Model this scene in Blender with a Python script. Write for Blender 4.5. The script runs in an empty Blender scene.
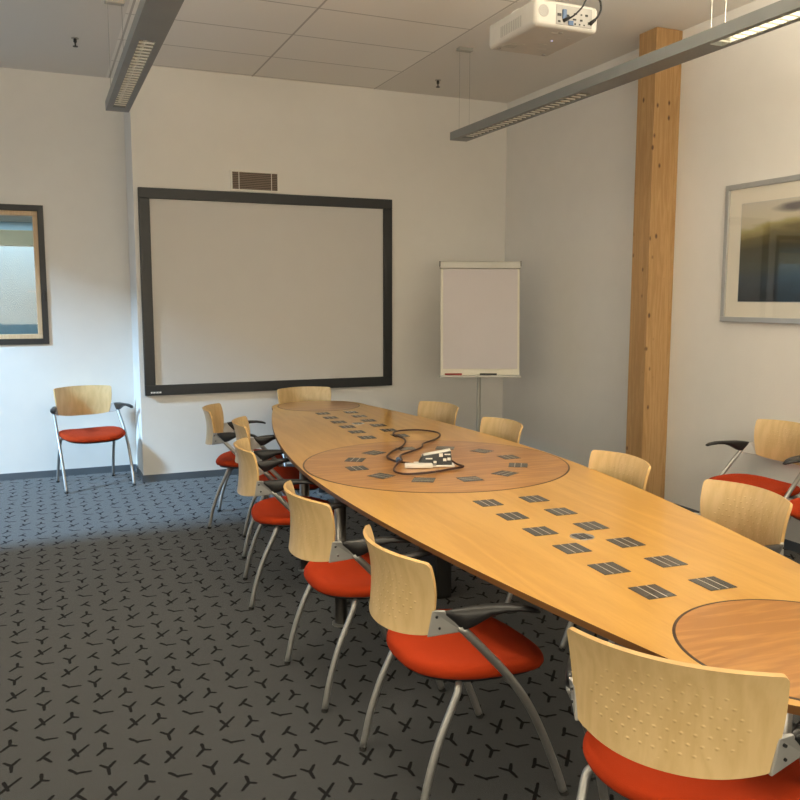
import bpy, bmesh, math, random
from mathutils import Vector, Matrix
S = bpy.context.scene
COL = S.collection
PI = math.pi
rnd = random.Random(7)

# ------------------------------------------------------------ camera
F_PX, YAW, PITCH, ROLL, CAM_H = 843.6, 0.4035, 0.1206, 0.0011, 1.65
cam = bpy.data.cameras.new('camera'); camo = bpy.data.objects.new('camera', cam); COL.objects.link(camo)
cam.sensor_fit = 'HORIZONTAL'; cam.sensor_width = 36.0; cam.lens = F_PX * 36.0 / 800.0; cam.clip_start = 0.02
fw = Vector((math.sin(YAW)*math.cos(PITCH), math.cos(YAW)*math.cos(PITCH), -math.sin(PITCH)))
r0 = Vector((math.cos(YAW), -math.sin(YAW), 0)); u0 = r0.cross(fw)
rr = r0*math.cos(ROLL) + u0*math.sin(ROLL); uu = -r0*math.sin(ROLL) + u0*math.cos(ROLL)
M = Matrix((rr, uu, -fw)).transposed().to_4x4(); M.translation = (0, 0, CAM_H)
camo.matrix_world = M
S.camera = camo

# ------------------------------------------------------------ world, big lights, exposure
w = bpy.data.worlds.new('world'); S.world = w; w.use_nodes = True
w.node_tree.nodes['Background'].inputs[0].default_value = (0.75, 0.85, 1.0, 1)
w.node_tree.nodes['Background'].inputs[1].default_value = 0.6
S.view_settings.view_transform = 'Standard'; S.view_settings.look = 'None'
S.view_settings.gamma = 1.0; S.view_settings.use_curve_mapping = False
S.view_settings.exposure = 0.0

def area(name, loc, target, sx, sy, power, color):
    l = bpy.data.lights.new(name, 'AREA'); l.shape = 'RECTANGLE'; l.size = sx; l.size_y = sy
    l.energy = power; l.color = color
    o = bpy.data.objects.new(name, l); COL.objects.link(o); o.location = loc
    d = Vector(target) - Vector(loc); o.rotation_euler = d.to_track_quat('-Z', 'Y').to_euler(); return o
# warm area light inside the room, standing for near-window daylight from the left
area('daylight_near_window', (-2.54, 1.9, 1.9), (3.0, 2.6, 2.2), 4.6, 1.8, 70, (1.0, 0.88, 0.66))
# warm area light before the solid rear wall, standing for window daylight there
area('daylight_rear_window', (1.2, -2.38, 1.9), (1.2, 3.0, 2.2), 4.0, 1.6, 110, (1.0, 0.88, 0.66))
# cool sky light falling through the far left window
area('daylight_far_window', (-6.6, 5.42, 5.3), (-0.2, 6.9, 0.3), 0.5, 1.4, 1950, (0.43, 0.71, 1.0))

# ------------------------------------------------------------ materials
def newmat(name):
    m = bpy.data.materials.new(name); m.use_nodes = True
    return m, m.node_tree.nodes, m.node_tree.links, m.node_tree.nodes['Principled BSDF']
def setp(b, **k):
    names = dict(color='Base Color', rough='Roughness', metal='Metallic', coat='Coat Weight', coatr='Coat Roughness', spec='Specular IOR Level', trans='Transmission Weight', sheen='Sheen Weight')
    for a, v in k.items():
        i = b.inputs[names[a]]
        i.default_value = (*v, 1) if isinstance(v, tuple) else v
def flat(name, color, rough=0.5, bump=0.0, bscale=200.0, var=0.06, **k):
    m, N, L, b = newmat(name); setp(b, rough=rough, **k)
    tc = N.new('ShaderNodeTexCoord'); no = N.new('ShaderNodeTexNoise'); no.inputs['Scale'].default_value = 6.0; no.inputs['Detail'].default_value = 4
    L.new(tc.outputs['Object'], no.inputs['Vector'])
    cr = N.new('ShaderNodeValToRGB'); cr.color_ramp.elements[0].position = 0.3; cr.color_ramp.elements[1].position = 0.7
    cr.color_ramp.elements[0].color = (*[c*(1-var) for c in color], 1); cr.color_ramp.elements[1].color = (*[min(1, c*(1+var)) for c in color], 1)
    L.new(no.outputs['Fac'], cr.inputs[0]); L.new(cr.outputs[0], b.inputs['Base Color'])
    if bump:
        n2 = N.new('ShaderNodeTexNoise'); n2.inputs['Scale'].default_value = bscale; n2.inputs['Detail'].default_value = 3
        L.new(tc.outputs['Object'], n2.inputs['Vector'])
        bp = N.new('ShaderNodeBump'); bp.inputs['Strength'].default_value = bump; bp.inputs['Distance'].default_value = 0.002
        L.new(n2.outputs['Fac'], bp.inputs['Height']); L.new(bp.outputs[0], b.inputs['Normal'])
    return m
def mth(N, L, op, a, b=None, c=None):
    n = N.new('ShaderNodeMath'); n.operation = op
    for i, v in enumerate((a, b, c)):
        if v is None: continue
        if isinstance(v, (int, float)): n.inputs[i].default_value = v
        else: L.new(v, n.inputs[i])
    return n.outputs[0]
def wood(name, c1, c2, axis='Y', scale=1.0, rough=0.35, coat=0.0, stretch=14.0, knots=False, dist=3.0, fine=0.5, dimples=False, planks=0.0, rot=0.0):
    m, N, L, b = newmat(name); setp(b, rough=rough, coat=coat, coatr=0.12)
    tc = N.new('ShaderNodeTexCoord'); mp = N.new('ShaderNodeMapping'); L.new(tc.outputs['Object'], mp.inputs['Vector'])
    s = {'X': (1/stretch, 1, 1), 'Y': (1, 1/stretch, 1), 'Z': (1, 1, 1/stretch)}[axis]
    mp.inputs['Scale'].default_value = [v*scale for v in s]; mp.inputs['Rotation'].default_value = (0, 0, rot)
    n1 = N.new('ShaderNodeTexNoise'); n1.inputs['Scale'].default_value = 5.0; n1.inputs['Detail'].default_value = 3; n1.inputs['Distortion'].default_value = 0.4
    L.new(mp.outputs[0], n1.inputs['Vector'])
    rings = mth(N, L, 'FRACT', mth(N, L, 'MULTIPLY', n1.outputs['Fac'], dist*3.0))
    tri = mth(N, L, 'ABSOLUTE', mth(N, L, 'SUBTRACT', rings, 0.5))
    n2 = N.new('ShaderNodeTexNoise'); n2.inputs['Scale'].default_value = 90.0; n2.inputs['Detail'].default_value = 5
    L.new(mp.outputs[0], n2.inputs['Vector'])
    n3 = N.new('ShaderNodeTexNoise'); n3.inputs['Scale'].default_value = 2.2; L.new(mp.outputs[0], n3.inputs['Vector'])
    f = mth(N, L, 'ADD', mth(N, L, 'MULTIPLY', tri, 1.0), mth(N, L, 'MULTIPLY', mth(N, L, 'SUBTRACT', n2.outputs['Fac'], 0.5), fine*2))
    f = mth(N, L, 'ADD', f, mth(N, L, 'MULTIPLY', mth(N, L, 'SUBTRACT', n3.outputs['Fac'], 0.5), 1.2))
    cr = N.new('ShaderNodeValToRGB'); cr.color_ramp.elements[0].position = 0.0; cr.color_ramp.elements[1].position = 0.55
    cr.color_ramp.elements[0].color = (*c2, 1); cr.color_ramp.elements[1].color = (*c1, 1)
    L.new(f, cr.inputs[0]); out = cr.outputs[0]
    if planks:
        sp = N.new('ShaderNodeSeparateXYZ'); L.new(tc.outputs['Object'], sp.inputs[0])
        q = mth(N, L, 'FRACT', mth(N, L, 'DIVIDE', sp.outputs['X'], planks))
        idx = mth(N, L, 'FLOOR', mth(N, L, 'DIVIDE', sp.outputs['X'], planks))
        wn = N.new('ShaderNodeTexWhiteNoise'); wn.noise_dimensions = '1D'; L.new(idx, wn.inputs['W'])
        k = mth(N, L, 'ADD', 0.86, mth(N, L, 'MULTIPLY', wn.outputs['Value'], 0.22))
        edge = mth(N, L, 'GREATER_THAN', mth(N, L, 'ABSOLUTE', mth(N, L, 'SUBTRACT', q, 0.5)), 0.488)
        k = mth(N, L, 'SUBTRACT', k, mth(N, L, 'MULTIPLY', edge, 0.2))
        mx = N.new('ShaderNodeVectorMath'); mx.operation = 'SCALE'; L.new(out, mx.inputs[0]); L.new(k, mx.inputs['Scale']); out = mx.outputs[0]
    if knots:
        mp2 = N.new('ShaderNodeMapping'); L.new(tc.outputs['Object'], mp2.inputs['Vector']); mp2.inputs['Scale'].default_value = (10, 10, 6.0)
        vo = N.new('ShaderNodeTexVoronoi'); vo.inputs['Scale'].default_value = 1.0; L.new(mp2.outputs[0], vo.inputs['Vector'])
        kr = N.new('ShaderNodeValToRGB'); kr.color_ramp.elements[0].position = 0.07; kr.color_ramp.elements[1].position = 0.15
        kr.color_ramp.elements[0].color = (0.10, 0.04, 0.015, 1); kr.color_ramp.elements[1].color = (1, 1, 1, 1)
        L.new(vo.outputs['Distance'], kr.inputs[0])
        mu = N.new('ShaderNodeMix'); mu.data_type = 'RGBA'; mu.blend_type = 'MULTIPLY'; mu.inputs[0].default_value = 0.85
        L.new(out, mu.inputs[6]); L.new(kr.outputs[0], mu.inputs[7]); out = mu.outputs[2]
    L.new(out, b.inputs['Base Color'])
    if dimples:
        sp = N.new('ShaderNodeSeparateXYZ'); L.new(tc.outputs['Object'], sp.inputs[0])
        D = 0.030
        row = mth(N, L, 'FLOOR', mth(N, L, 'DIVIDE', sp.outputs['Z'], D*0.8))
        off = mth(N, L, 'MULTIPLY', mth(N, L, 'MODULO', row, 2.0), 0.5)
        fx = mth(N, L, 'SUBTRACT', mth(N, L, 'FRACT', mth(N, L, 'ADD', mth(N, L, 'DIVIDE', sp.outputs['X'], D), off)), 0.5)
        fz = mth(N, L, 'SUBTRACT', mth(N, L, 'FRACT', mth(N, L, 'DIVIDE', sp.outputs['Z'], D*0.8)), 0.5)
        d2 = mth(N, L, 'SQRT', mth(N, L, 'ADD', mth(N, L, 'MULTIPLY', fx, fx), mth(N, L, 'MULTIPLY', fz, fz)))
        dot = mth(N, L, 'SMOOTH_MIN', mth(N, L, 'MULTIPLY', d2, 5.5), 1.0, 0.3)
        # only the middle of the panel
        ex = mth(N, L, 'DIVIDE', sp.outputs['X'], 0.185); ez = mth(N, L, 'DIVIDE', mth(N, L, 'SUBTRACT', sp.outputs['Z'], 0.715), 0.10)
        rad = mth(N, L, 'ADD', mth(N, L, 'MULTIPLY', ex, ex), mth(N, L, 'MULTIPLY', ez, ez))
        msk = mth(N, L, 'LESS_THAN', rad, 1.0)
        h = mth(N, L, 'MULTIPLY', mth(N, L, 'SUBTRACT', 1.0, dot), msk)
        bp = N.new('ShaderNodeBump'); bp.inputs['Strength'].default_value = 0.5; bp.inputs['Distance'].default_value = 0.003
        L.new(h, bp.inputs['Height']); L.new(bp.outputs[0], b.inputs['Normal'])
    return m

MAT = {}
MAT['wall'] = flat('wall_paint', (0.76, 0.74, 0.70), 0.85, bump=0.35, bscale=70, var=0.012)
MAT['wall_low'] = MAT['wall']
MAT['white'] = flat('white_plastic', (0.78, 0.76, 0.70), 0.4)
MAT['projector'] = flat('projector_plastic', (0.50, 0.48, 0.44), 0.45)
MAT['portgrey'] = flat('port_panel_grey', (0.30, 0.29, 0.27), 0.5)
MAT['base'] = flat('grey_baseboard', (0.085, 0.10, 0.115), 0.55)
MAT['black'] = flat('black_frame', (0.014, 0.016, 0.018), 0.45)
MAT['blackpl'] = flat('black_plastic', (0.013, 0.013, 0.014), 0.38, bump=0.1, bscale=400)
MAT['grey'] = flat('grey_lamp_paint', (0.19, 0.20, 0.20), 0.42)
MAT['silver'] = flat('satin_silver', (0.40, 0.40, 0.39), 0.44, metal=0.8)
MAT['chrome'] = flat('chrome', (0.75, 0.75, 0.75), 0.12, metal=1.0)
MAT['tleg'] = flat('dark_satin_steel', (0.22, 0.21, 0.20), 0.28, metal=0.9)
MAT['cast'] = flat('cast_silver', (0.42, 0.42, 0.41), 0.42, metal=0.5)
MAT['rubber'] = flat('rubber', (0.02, 0.02, 0.02), 0.8)
MAT['darksteel'] = flat('dark_steel', (0.02, 0.018, 0.016), 0.5)
MAT['fabric'] = flat('orange_seat_fabric', (0.38, 0.034, 0.005), 0.95, spec=0.2, bump=0.5, bscale=500, var=0.05)
MAT['back'] = wood('pale_beech_plywood', (0.63, 0.455, 0.225), (0.55, 0.385, 0.175), 'Z', scale=1.6, rough=0.38, coat=0.15, stretch=5.0, dist=2.0, fine=0.25, dimples=True)
MAT['edge'] = flat('ply_edge', (0.60, 0.38, 0.15), 0.45)
MAT['table'] = wood('honey_maple_veneer', (0.69, 0.385, 0.092), (0.59, 0.31, 0.066), 'Y', scale=1.2, rough=0.30, coat=0.45, stretch=10.0, dist=1.3, fine=0.3)
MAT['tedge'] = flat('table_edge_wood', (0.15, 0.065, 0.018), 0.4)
MAT['disc'] = wood('cherry_veneer', (0.57, 0.275, 0.070), (0.40, 0.17, 0.038), 'X', scale=1.0, rough=0.28, coat=0.45, stretch=8.0, dist=3.2, fine=0.4)
MAT['seam'] = flat('dark_inlay_ring', (0.035, 0.014, 0.006), 0.4)
MAT['insert'] = flat('slate_grey_insert', (0.068, 0.065, 0.062), 0.25, var=0.2)
MAT['insline'] = flat('pale_insert_line', (0.42, 0.38, 0.32), 0.35)
MAT['pine'] = wood('glulam_pine', (0.46, 0.285, 0.125), (0.36, 0.205, 0.08), 'Z', scale=2.2, rough=0.55, stretch=16.0, dist=2.4, fine=0.5, knots=True, planks=0.0)
MAT['framewood'] = wood('light_window_wood', (0.74, 0.55, 0.34), (0.66, 0.46, 0.27), 'Z', scale=2.0, rough=0.5)
MAT['screen'] = flat('projection_fabric', (0.60, 0.585, 0.56), 0.9, var=0.008)
MAT['paper'] = flat('flipchart_paper', (0.58, 0.545, 0.55), 0.9, var=0.01)
MAT['board'] = flat('flipchart_board', (0.72, 0.69, 0.58), 0.5)
MAT['alu'] = flat('flipchart_aluminium', (0.40, 0.39, 0.35), 0.4, metal=0.3)
MAT['red'] = flat('red_marker', (0.30, 0.02, 0.015), 0.4)
MAT['mat_board'] = flat('white_mount_board', (0.80, 0.75, 0.64), 0.9, var=0.005)
MAT['picframe'] = flat('brushed_picture_frame', (0.50, 0.50, 0.48), 0.35, metal=0.6)
MAT['cord'] = flat('brown_black_cord', (0.040, 0.013, 0.008), 0.4)
MAT['wire'] = flat('steel_wire', (0.30, 0.29, 0.26), 0.5, metal=0.5)
MAT['cream'] = flat('cream_beam_paint', (0.80, 0.62, 0.38), 0.8)
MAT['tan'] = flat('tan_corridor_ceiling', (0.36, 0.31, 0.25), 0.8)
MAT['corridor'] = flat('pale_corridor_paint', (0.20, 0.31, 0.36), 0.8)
MAT['mesh'] = flat('speaker_mesh', (0.34, 0.33, 0.31), 0.7, bump=0.6, bscale=900)
MAT['blue'] = flat('blue_connector', (0.05, 0.10, 0.20), 0.4)
MAT['ventslat'] = flat('vent_slat', (0.22, 0.17, 0.13), 0.5)
MAT['ventdark'] = flat('vent_dark', (0.05, 0.035, 0.028), 0.8)
# glass
m, N, L, b = newmat('window_glass'); setp(b, color=(0.92, 0.97, 0.98), rough=0.02, trans=1.0); b.inputs['IOR'].default_value = 1.45
MAT['glass'] = m
# emissive tube
m, N, L, b = newmat('lit_tube'); setp(b, color=(1, 1, 0.9)); b.inputs['Emission Color'].default_value = (1.0, 0.90, 0.66, 1); b.inputs['Emission Strength'].default_value = 7.0
MAT['tube_on'] = m
MAT['tube_off'] = flat('unlit_tube', (0.8, 0.8, 0.76), 0.3)
MAT['reflector'] = flat('louvre_reflector', (0.62, 0.60, 0.54), 0.25, metal=0.7)
m, N, L, b = newmat('led'); setp(b, color=(0.5, 0.5, 1)); b.inputs['Emission Color'].default_value = (0.6, 0.6, 1, 1); b.inputs['Emission Strength'].default_value = 2.0
MAT['led'] = m

# carpet with woven bird-like marks on a regular lattice
def carpet():
    m, N, L, b = newmat('patterned_carpet'); setp(b, rough=1.0, spec=0.05, sheen=0.0)
    tc = N.new('ShaderNodeTexCoord'); sp = N.new('ShaderNodeSeparateXYZ'); L.new(tc.outputs['Object'], sp.inputs[0])
    DX, DY = 0.108, 0.1445
    gx = mth(N, L, 'DIVIDE', mth(N, L, 'ADD', sp.outputs['X'], 0.057 + 0.054 + DX*100), DX)
    ix = mth(N, L, 'FLOOR', gx)
    wnc = N.new('ShaderNodeTexWhiteNoise'); wnc.noise_dimensions = '1D'; L.new(ix, wnc.inputs['W'])
    gy = mth(N, L, 'ADD', mth(N, L, 'DIVIDE', mth(N, L, 'ADD', sp.outputs['Y'], -4.0 + DY*0.5 + DY*100), DY), mth(N, L, 'MULTIPLY', wnc.outputs['Value'], 0.12))
    iy = mth(N, L, 'FLOOR', gy)
    cb = N.new('ShaderNodeCombineXYZ'); L.new(ix, cb.inputs[0]); L.new(iy, cb.inputs[1])
    wn = N.new('ShaderNodeTexWhiteNoise'); wn.noise_dimensions = '2D'; L.new(cb.outputs[0], wn.inputs['Vector'])
    ws = N.new('ShaderNodeSeparateColor'); L.new(wn.outputs['Color'], ws.inputs[0])
    px = mth(N, L, 'SUBTRACT', mth(N, L, 'MULTIPLY', mth(N, L, 'SUBTRACT', mth(N, L, 'FRACT', gx), 0.5), DX), mth(N, L, 'MULTIPLY', mth(N, L, 'SUBTRACT', ws.outputs[0], 0.5), 0.016))
    py = mth(N, L, 'SUBTRACT', mth(N, L, 'MULTIPLY', mth(N, L, 'SUBTRACT', mth(N, L, 'FRACT', gy), 0.5), DY), mth(N, L, 'MULTIPLY', mth(N, L, 'SUBTRACT', ws.outputs[1], 0.5), 0.014))
    t = mth(N, L, 'DIVIDE', mth(N, L, 'ADD', mth(N, L, 'MODULO', mth(N, L, 'ADD', mth(N, L, 'MULTIPLY', ix, 2.0), iy), 5.0), 0.5), 5.0)
    # endpoints in cm: (ax, ay, bx, by) per type
    segs = [
        [(-2.2, 3.2, 0, 0), (-2.6, -4.0, 4.2, 4.2), (0, 0, -2.4, 3.0), (0, 4.0, 0, 0), (1.4, 4.0, -1.8, -.4)],
        [(0, 0, 4.6, -.4), (-1.1, 3.2, .5, -2.6), (0, 0, 2.6, 3.8), (0, 0, -3.0, -3.8), (-.6, 1.0, 2.0, -3.2)],
        [(0, 0, .2, -.6), (-1.1, 3.2, -.6, 1), (0, 0, .1, -4.2), (0, 0, 2.2, -1.2), (-.6, 1.0, -2.4, -.6)],
    ]
    dist = None
    for k, sg in enumerate(segs):
        cr = N.new('ShaderNodeValToRGB'); cr.color_ramp.interpolation = 'CONSTANT'
        e = cr.color_ramp.elements
        while len(e) < 5: e.new(0.5)
        for i, s4 in enumerate(sg):
            e[i].position = i/5.0; e[i].color = tuple(v*0.1 + 0.5 for v in s4)
        L.new(t, cr.inputs[0])
        sc = N.new('ShaderNodeSeparateColor'); L.new(cr.outputs['Color'], sc.inputs[0])
        dec = lambda s: mth(N, L, 'MULTIPLY', mth(N, L, 'SUBTRACT', s, 0.5), 0.1)
        ax, ay, bx, by = dec(sc.outputs[0]), dec(sc.outputs[1]), dec(sc.outputs[2]), dec(cr.outputs['Alpha'])
        dx, dy = mth(N, L, 'SUBTRACT', bx, ax), mth(N, L, 'SUBTRACT', by, ay)
        qx, qy = mth(N, L, 'SUBTRACT', px, ax), mth(N, L, 'SUBTRACT', py, ay)
        dd = mth(N, L, 'ADD', mth(N, L, 'ADD', mth(N, L, 'MULTIPLY', dx, dx), mth(N, L, 'MULTIPLY', dy, dy)), 1e-7)
        h = mth(N, L, 'DIVIDE', mth(N, L, 'ADD', mth(N, L, 'MULTIPLY', qx, dx), mth(N, L, 'MULTIPLY', qy, dy)), dd)
        h = mth(N, L, 'MINIMUM', mth(N, L, 'MAXIMUM', h, 0.0), 1.0)
        ex, ey = mth(N, L, 'SUBTRACT', qx, mth(N, L, 'MULTIPLY', dx, h)), mth(N, L, 'SUBTRACT', qy, mth(N, L, 'MULTIPLY', dy, h))
        ds = mth(N, L, 'SQRT', mth(N, L, 'ADD', mth(N, L, 'MULTIPLY', ex, ex), mth(N, L, 'MULTIPLY', ey, ey)))
        ds = mth(N, L, 'ADD', ds, mth(N, L, 'MULTIPLY', mth(N, L, 'ABSOLUTE', mth(N, L, 'SUBTRACT', h, 0.3)), 0.0025))
        dist = ds if dist is None else mth(N, L, 'MINIMUM', dist, ds)
    nz = N.new('ShaderNodeTexNoise'); nz.inputs['Scale'].default_value = 130; nz.inputs['Detail'].default_value = 2; L.new(tc.outputs['Object'], nz.inputs['Vector'])
    dist = mth(N, L, 'ADD', dist, mth(N, L, 'MULTIPLY', mth(N, L, 'SUBTRACT', nz.outputs['Fac'], 0.5), 0.004))
    mk = N.new('ShaderNodeMapRange'); mk.inputs['From Min'].default_value = 0.0060; mk.inputs['From Max'].default_value = 0.0082
    L.new(dist, mk.inputs['Value'])
    fn = N.new('ShaderNodeTexNoise'); fn.inputs['Scale'].default_value = 260; fn.inputs['Detail'].default_value = 3; L.new(tc.outputs['Object'], fn.inputs['Vector'])
    base = N.new('ShaderNodeValToRGB'); base.color_ramp.elements[0].position = 0.3; base.color_ramp.elements[1].position = 0.7
    base.color_ramp.elements[0].color = (0.022, 0.024, 0.026, 1); base.color_ramp.elements[1].color = (0.036, 0.039, 0.042, 1)
    L.new(fn.outputs['Fac'], base.inputs[0])
    mx = N.new('ShaderNodeMix'); mx.data_type = 'RGBA'; L.new(mk.outputs[0], mx.inputs[0]); mx.inputs[6].default_value = (0.010, 0.010, 0.011, 1)
    L.new(mth(N, L, 'MULTIPLY', mth(N, L, 'ADD', 0.12, mk.outputs[0]), 0.25), b.inputs['Sheen Weight']); L.new(base.outputs[0], mx.inputs[7]); L.new(mx.outputs[2], b.inputs['Base Color'])
    bp = N.new('ShaderNodeBump'); bp.inputs['Strength'].default_value = 0.6; bp.inputs['Distance'].default_value = 0.003
    L.new(fn.outputs['Fac'], bp.inputs['Height']); L.new(bp.outputs[0], b.inputs['Normal'])
    return m
MAT['carpet'] = carpet()

# ceiling: plaster with a field of panels
def ceiling_mat():
    m, N, L, b = newmat('ceiling_panels'); setp(b, rough=0.9, color=(0.72, 0.70, 0.66))
    tc = N.new('ShaderNodeTexCoord'); sp = N.new('ShaderNodeSeparateXYZ'); L.new(tc.outputs['Object'], sp.inputs[0])
    X, Y = sp.outputs['X'], sp.outputs['Y']
    def line(v, o, d, wd):
        f = mth(N, L, 'FRACT', mth(N, L, 'ADD', mth(N, L, 'DIVIDE', mth(N, L, 'SUBTRACT', v, o), d), 100.5))
        return mth(N, L, 'LESS_THAN', mth(N, L, 'ABSOLUTE', mth(N, L, 'SUBTRACT', f, 0.5)), wd/d/2)
    ins = mth(N, L, 'MULTIPLY', mth(N, L, 'GREATER_THAN', X, 0.66), mth(N, L, 'LESS_THAN', X, 3.055))
    ln = mth(N, L, 'MAXIMUM', line(X, 3.04, 1.175, 0.016), line(Y, 7.08, 0.64, 0.014))
    ln = mth(N, L, 'MULTIPLY', ln, ins)
    mx = N.new('ShaderNodeMix'); mx.data_type = 'RGBA'; L.new(mth(N, L, 'MULTIPLY', ln, 0.55), mx.inputs[0])
    m2 = N.new('ShaderNodeMix'); m2.data_type = 'RGBA'; L.new(ins, m2.inputs[0]); m2.inputs[6].default_value = (0.74, 0.715, 0.67, 1); m2.inputs[7].default_value = (0.85, 0.825, 0.775, 1)
    L.new(m2.outputs[2], mx.inputs[6]); mx.inputs[7].default_value = (0.22, 0.20, 0.18, 1)
    L.new(mx.outputs[2], b.inputs['Base Color'])
    n2 = N.new('ShaderNodeTexNoise'); n2.inputs['Scale'].default_value = 60; L.new(tc.outputs['Object'], n2.inputs['Vector'])
    bp = N.new('ShaderNodeBump'); bp.inputs['Strength'].default_value = 0.2; bp.inputs['Distance'].default_value = 0.002
    L.new(n2.outputs['Fac'], bp.inputs['Height']); L.new(bp.outputs[0], b.inputs['Normal'])
    return m
MAT['ceiling'] = ceiling_mat()

# landscape print for the picture: object Y runs along the wall, Z up
def print_mat():
    m, N, L, b = newmat('landscape_print'); setp(b, rough=0.5)
    tc = N.new('ShaderNodeTexCoord'); sp = N.new('ShaderNodeSeparateXYZ'); L.new(tc.outputs['Object'], sp.inputs[0])
    mp = N.new('ShaderNodeMapping'); mp.inputs['Scale'].default_value = (1, 1.6, 5); mp.inputs['Rotation'].default_value = (0.15, 0, 0); L.new(tc.outputs['Object'], mp.inputs['Vector'])
    n = N.new('ShaderNodeTexNoise'); n.inputs['Scale'].default_value = 1.6; n.inputs['Detail'].default_value = 5; L.new(mp.outputs[0], n.inputs['Vector'])
    sl = mth(N, L, 'MULTIPLY', sp.outputs['Y'], 0.14)
    h = mth(N, L, 'ADD', mth(N, L, 'ADD', mth(N, L, 'MULTIPLY', sp.outputs['Z'], 1.42), sl), mth(N, L, 'MULTIPLY', mth(N, L, 'SUBTRACT', n.outputs['Fac'], 0.5), 0.28))
    cr = N.new('ShaderNodeValToRGB'); e = cr.color_ramp.elements
    while len(e) < 8: e.new(0.5)
    for i, (p_, c) in enumerate([(0.0, (.02, .025, .03)), (.14, (.035, .05, .065)), (.30, (.06, .065, .05)), (.44, (.055, .05, .022)), (.58, (.14, .11, .035)), (.66, (.38, .33, .13)), (.72, (.60, .55, .42)), (1.0, (.60, .57, .52))]):
        e[i].position = p_; e[i].color = (*c, 1)
    L.new(h, cr.inputs[0]); L.new(cr.outputs[0], b.inputs['Base Color'])
    # the drifting cloud in the sky
    vy = mth(N, L, 'DIVIDE', mth(N, L, 'SUBTRACT', sp.outputs['Y'], -0.62), 0.22)
    vz = mth(N, L, 'DIVIDE', mth(N, L, 'SUBTRACT', sp.outputs['Z'], 0.605), 0.035)
    r2 = mth(N, L, 'ADD', mth(N, L, 'MULTIPLY', vy, vy), mth(N, L, 'MULTIPLY', vz, vz))
    r2 = mth(N, L, 'ADD', r2, mth(N, L, 'MULTIPLY', mth(N, L, 'SUBTRACT', n.outputs['Fac'], 0.5), 2.0))
    mk = N.new('ShaderNodeMapRange'); mk.inputs['From Min'].default_value = 1.2; mk.inputs['From Max'].default_value = 0.2; L.new(r2, mk.inputs['Value'])
    mx = N.new('ShaderNodeMix'); mx.data_type = 'RGBA'; L.new(mk.outputs[0], mx.inputs[0]); L.new(cr.outputs[0], mx.inputs[6]); mx.inputs[7].default_value = (0.16, 0.14, 0.14, 1)
    L.new(mx.outputs[2], b.inputs['Base Color'])
    return m
MAT['print'] = print_mat()

# ------------------------------------------------------------ helpers
def obj(name, bm, mat, parent=None, smooth=False, bevel=0.0, loc=None):
    me = bpy.data.meshes.new(name); bmesh.ops.recalc_face_normals(bm, faces=bm.faces); bm.to_mesh(me); bm.free()
    me.materials.append(MAT[mat] if isinstance(mat, str) else mat)
    o = bpy.data.objects.new(name, me); COL.objects.link(o)
    if parent: o.parent = parent
    if loc: o.location = loc
    if smooth:
        for p_ in me.polygons: p_.use_smooth = True
    if bevel:
        md = o.modifiers.new('bevel', 'BEVEL'); md.width = bevel; md.segments = 2; md.limit_method = 'ANGLE'
    return o
def thing(name, label, cat, loc=(0, 0, 0), rotz=0, group=None):
    o = bpy.data.objects.new(name, None); COL.objects.link(o); o.empty_display_size = 0.1
    o.location = loc; o.rotation_euler = (0, 0, rotz); o['label'] = label; o['category'] = cat
    if group: o['group'] = group
    return o
def tag(o, label, cat, group=None):
    o['label'] = label; o['category'] = cat
    if group: o['group'] = group
    return o
def struct(o): o['kind'] = 'structure'; return o
def box(bm, x0, x1, y0, y1, z0, z1, mtx=None):
    vs = [bm.verts.new(Vector(c)) for c in ((x0,y0,z0),(x1,y0,z0),(x1,y1,z0),(x0,y1,z0),(x0,y0,z1),(x1,y0,z1),(x1,y1,z1),(x0,y1,z1))]
    if mtx:
        for v in vs: v.co = mtx @ v.co
    for f in ((0,3,2,1),(4,5,6,7),(0,1,5,4),(1,2,6,5),(2,3,7,6),(3,0,4,7)): bm.faces.new([vs[i] for i in f])
def B(*a, **k):
    bm = bmesh.new(); box(bm, *a, **k); return bm
def BS(*boxes):
    bm = bmesh.new()
    for a in boxes: box(bm, *a)
    return bm
def catmull(pts, n=6):
    P = [Vector(p_) for p_ in pts]; P = [P[0]*2-P[1]] + P + [P[-1]*2-P[-2]]; out = []
    for i in range(1, len(P)-2):
        a, b_, c, d = P[i-1:i+3]
        for k in range(n):
            t = k/n
            out.append(0.5*((2*b_) + (c-a)*t + (2*a-5*b_+4*c-d)*t*t + (3*b_-a-3*c+d)*t**3))
    out.append(P[-2]); return out
def tube(bm, pts, r, seg=12, cap=True):
    P = [Vector(p_) for p_ in pts]; rs = r if isinstance(r, (list, tuple)) else [r]*len(P)
    prev = None; up = None
    for i, p_ in enumerate(P):
        t = (P[min(i+1, len(P)-1)] - P[max(i-1, 0)]).normalized()
        if up is None:
            up = Vector((0, 0, 1)) if abs(t.z) < 0.9 else Vector((0, 1, 0))
        s = t.cross(up).normalized(); up = s.cross(t).normalized()
        ring = [bm.verts.new(p_ + (s*math.cos(2*PI*k/seg) + up*math.sin(2*PI*k/seg))*rs[i]) for k in range(seg)]
        if prev:
            for k in range(seg): bm.faces.new((prev[k], prev[(k+1) % seg], ring[(k+1) % seg], ring[k]))
        elif cap: bm.faces.new(ring[::-1])
        prev = ring
    if cap: bm.faces.new(prev)
def T(pts, r, seg=12):
    bm = bmesh.new(); tube(bm, pts, r, seg); return bm
def cyl(bm, c, r, z0, z1, seg=24):
    tube(bm, [(c[0], c[1], z0), (c[0], c[1], z1)], r, seg)
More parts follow.
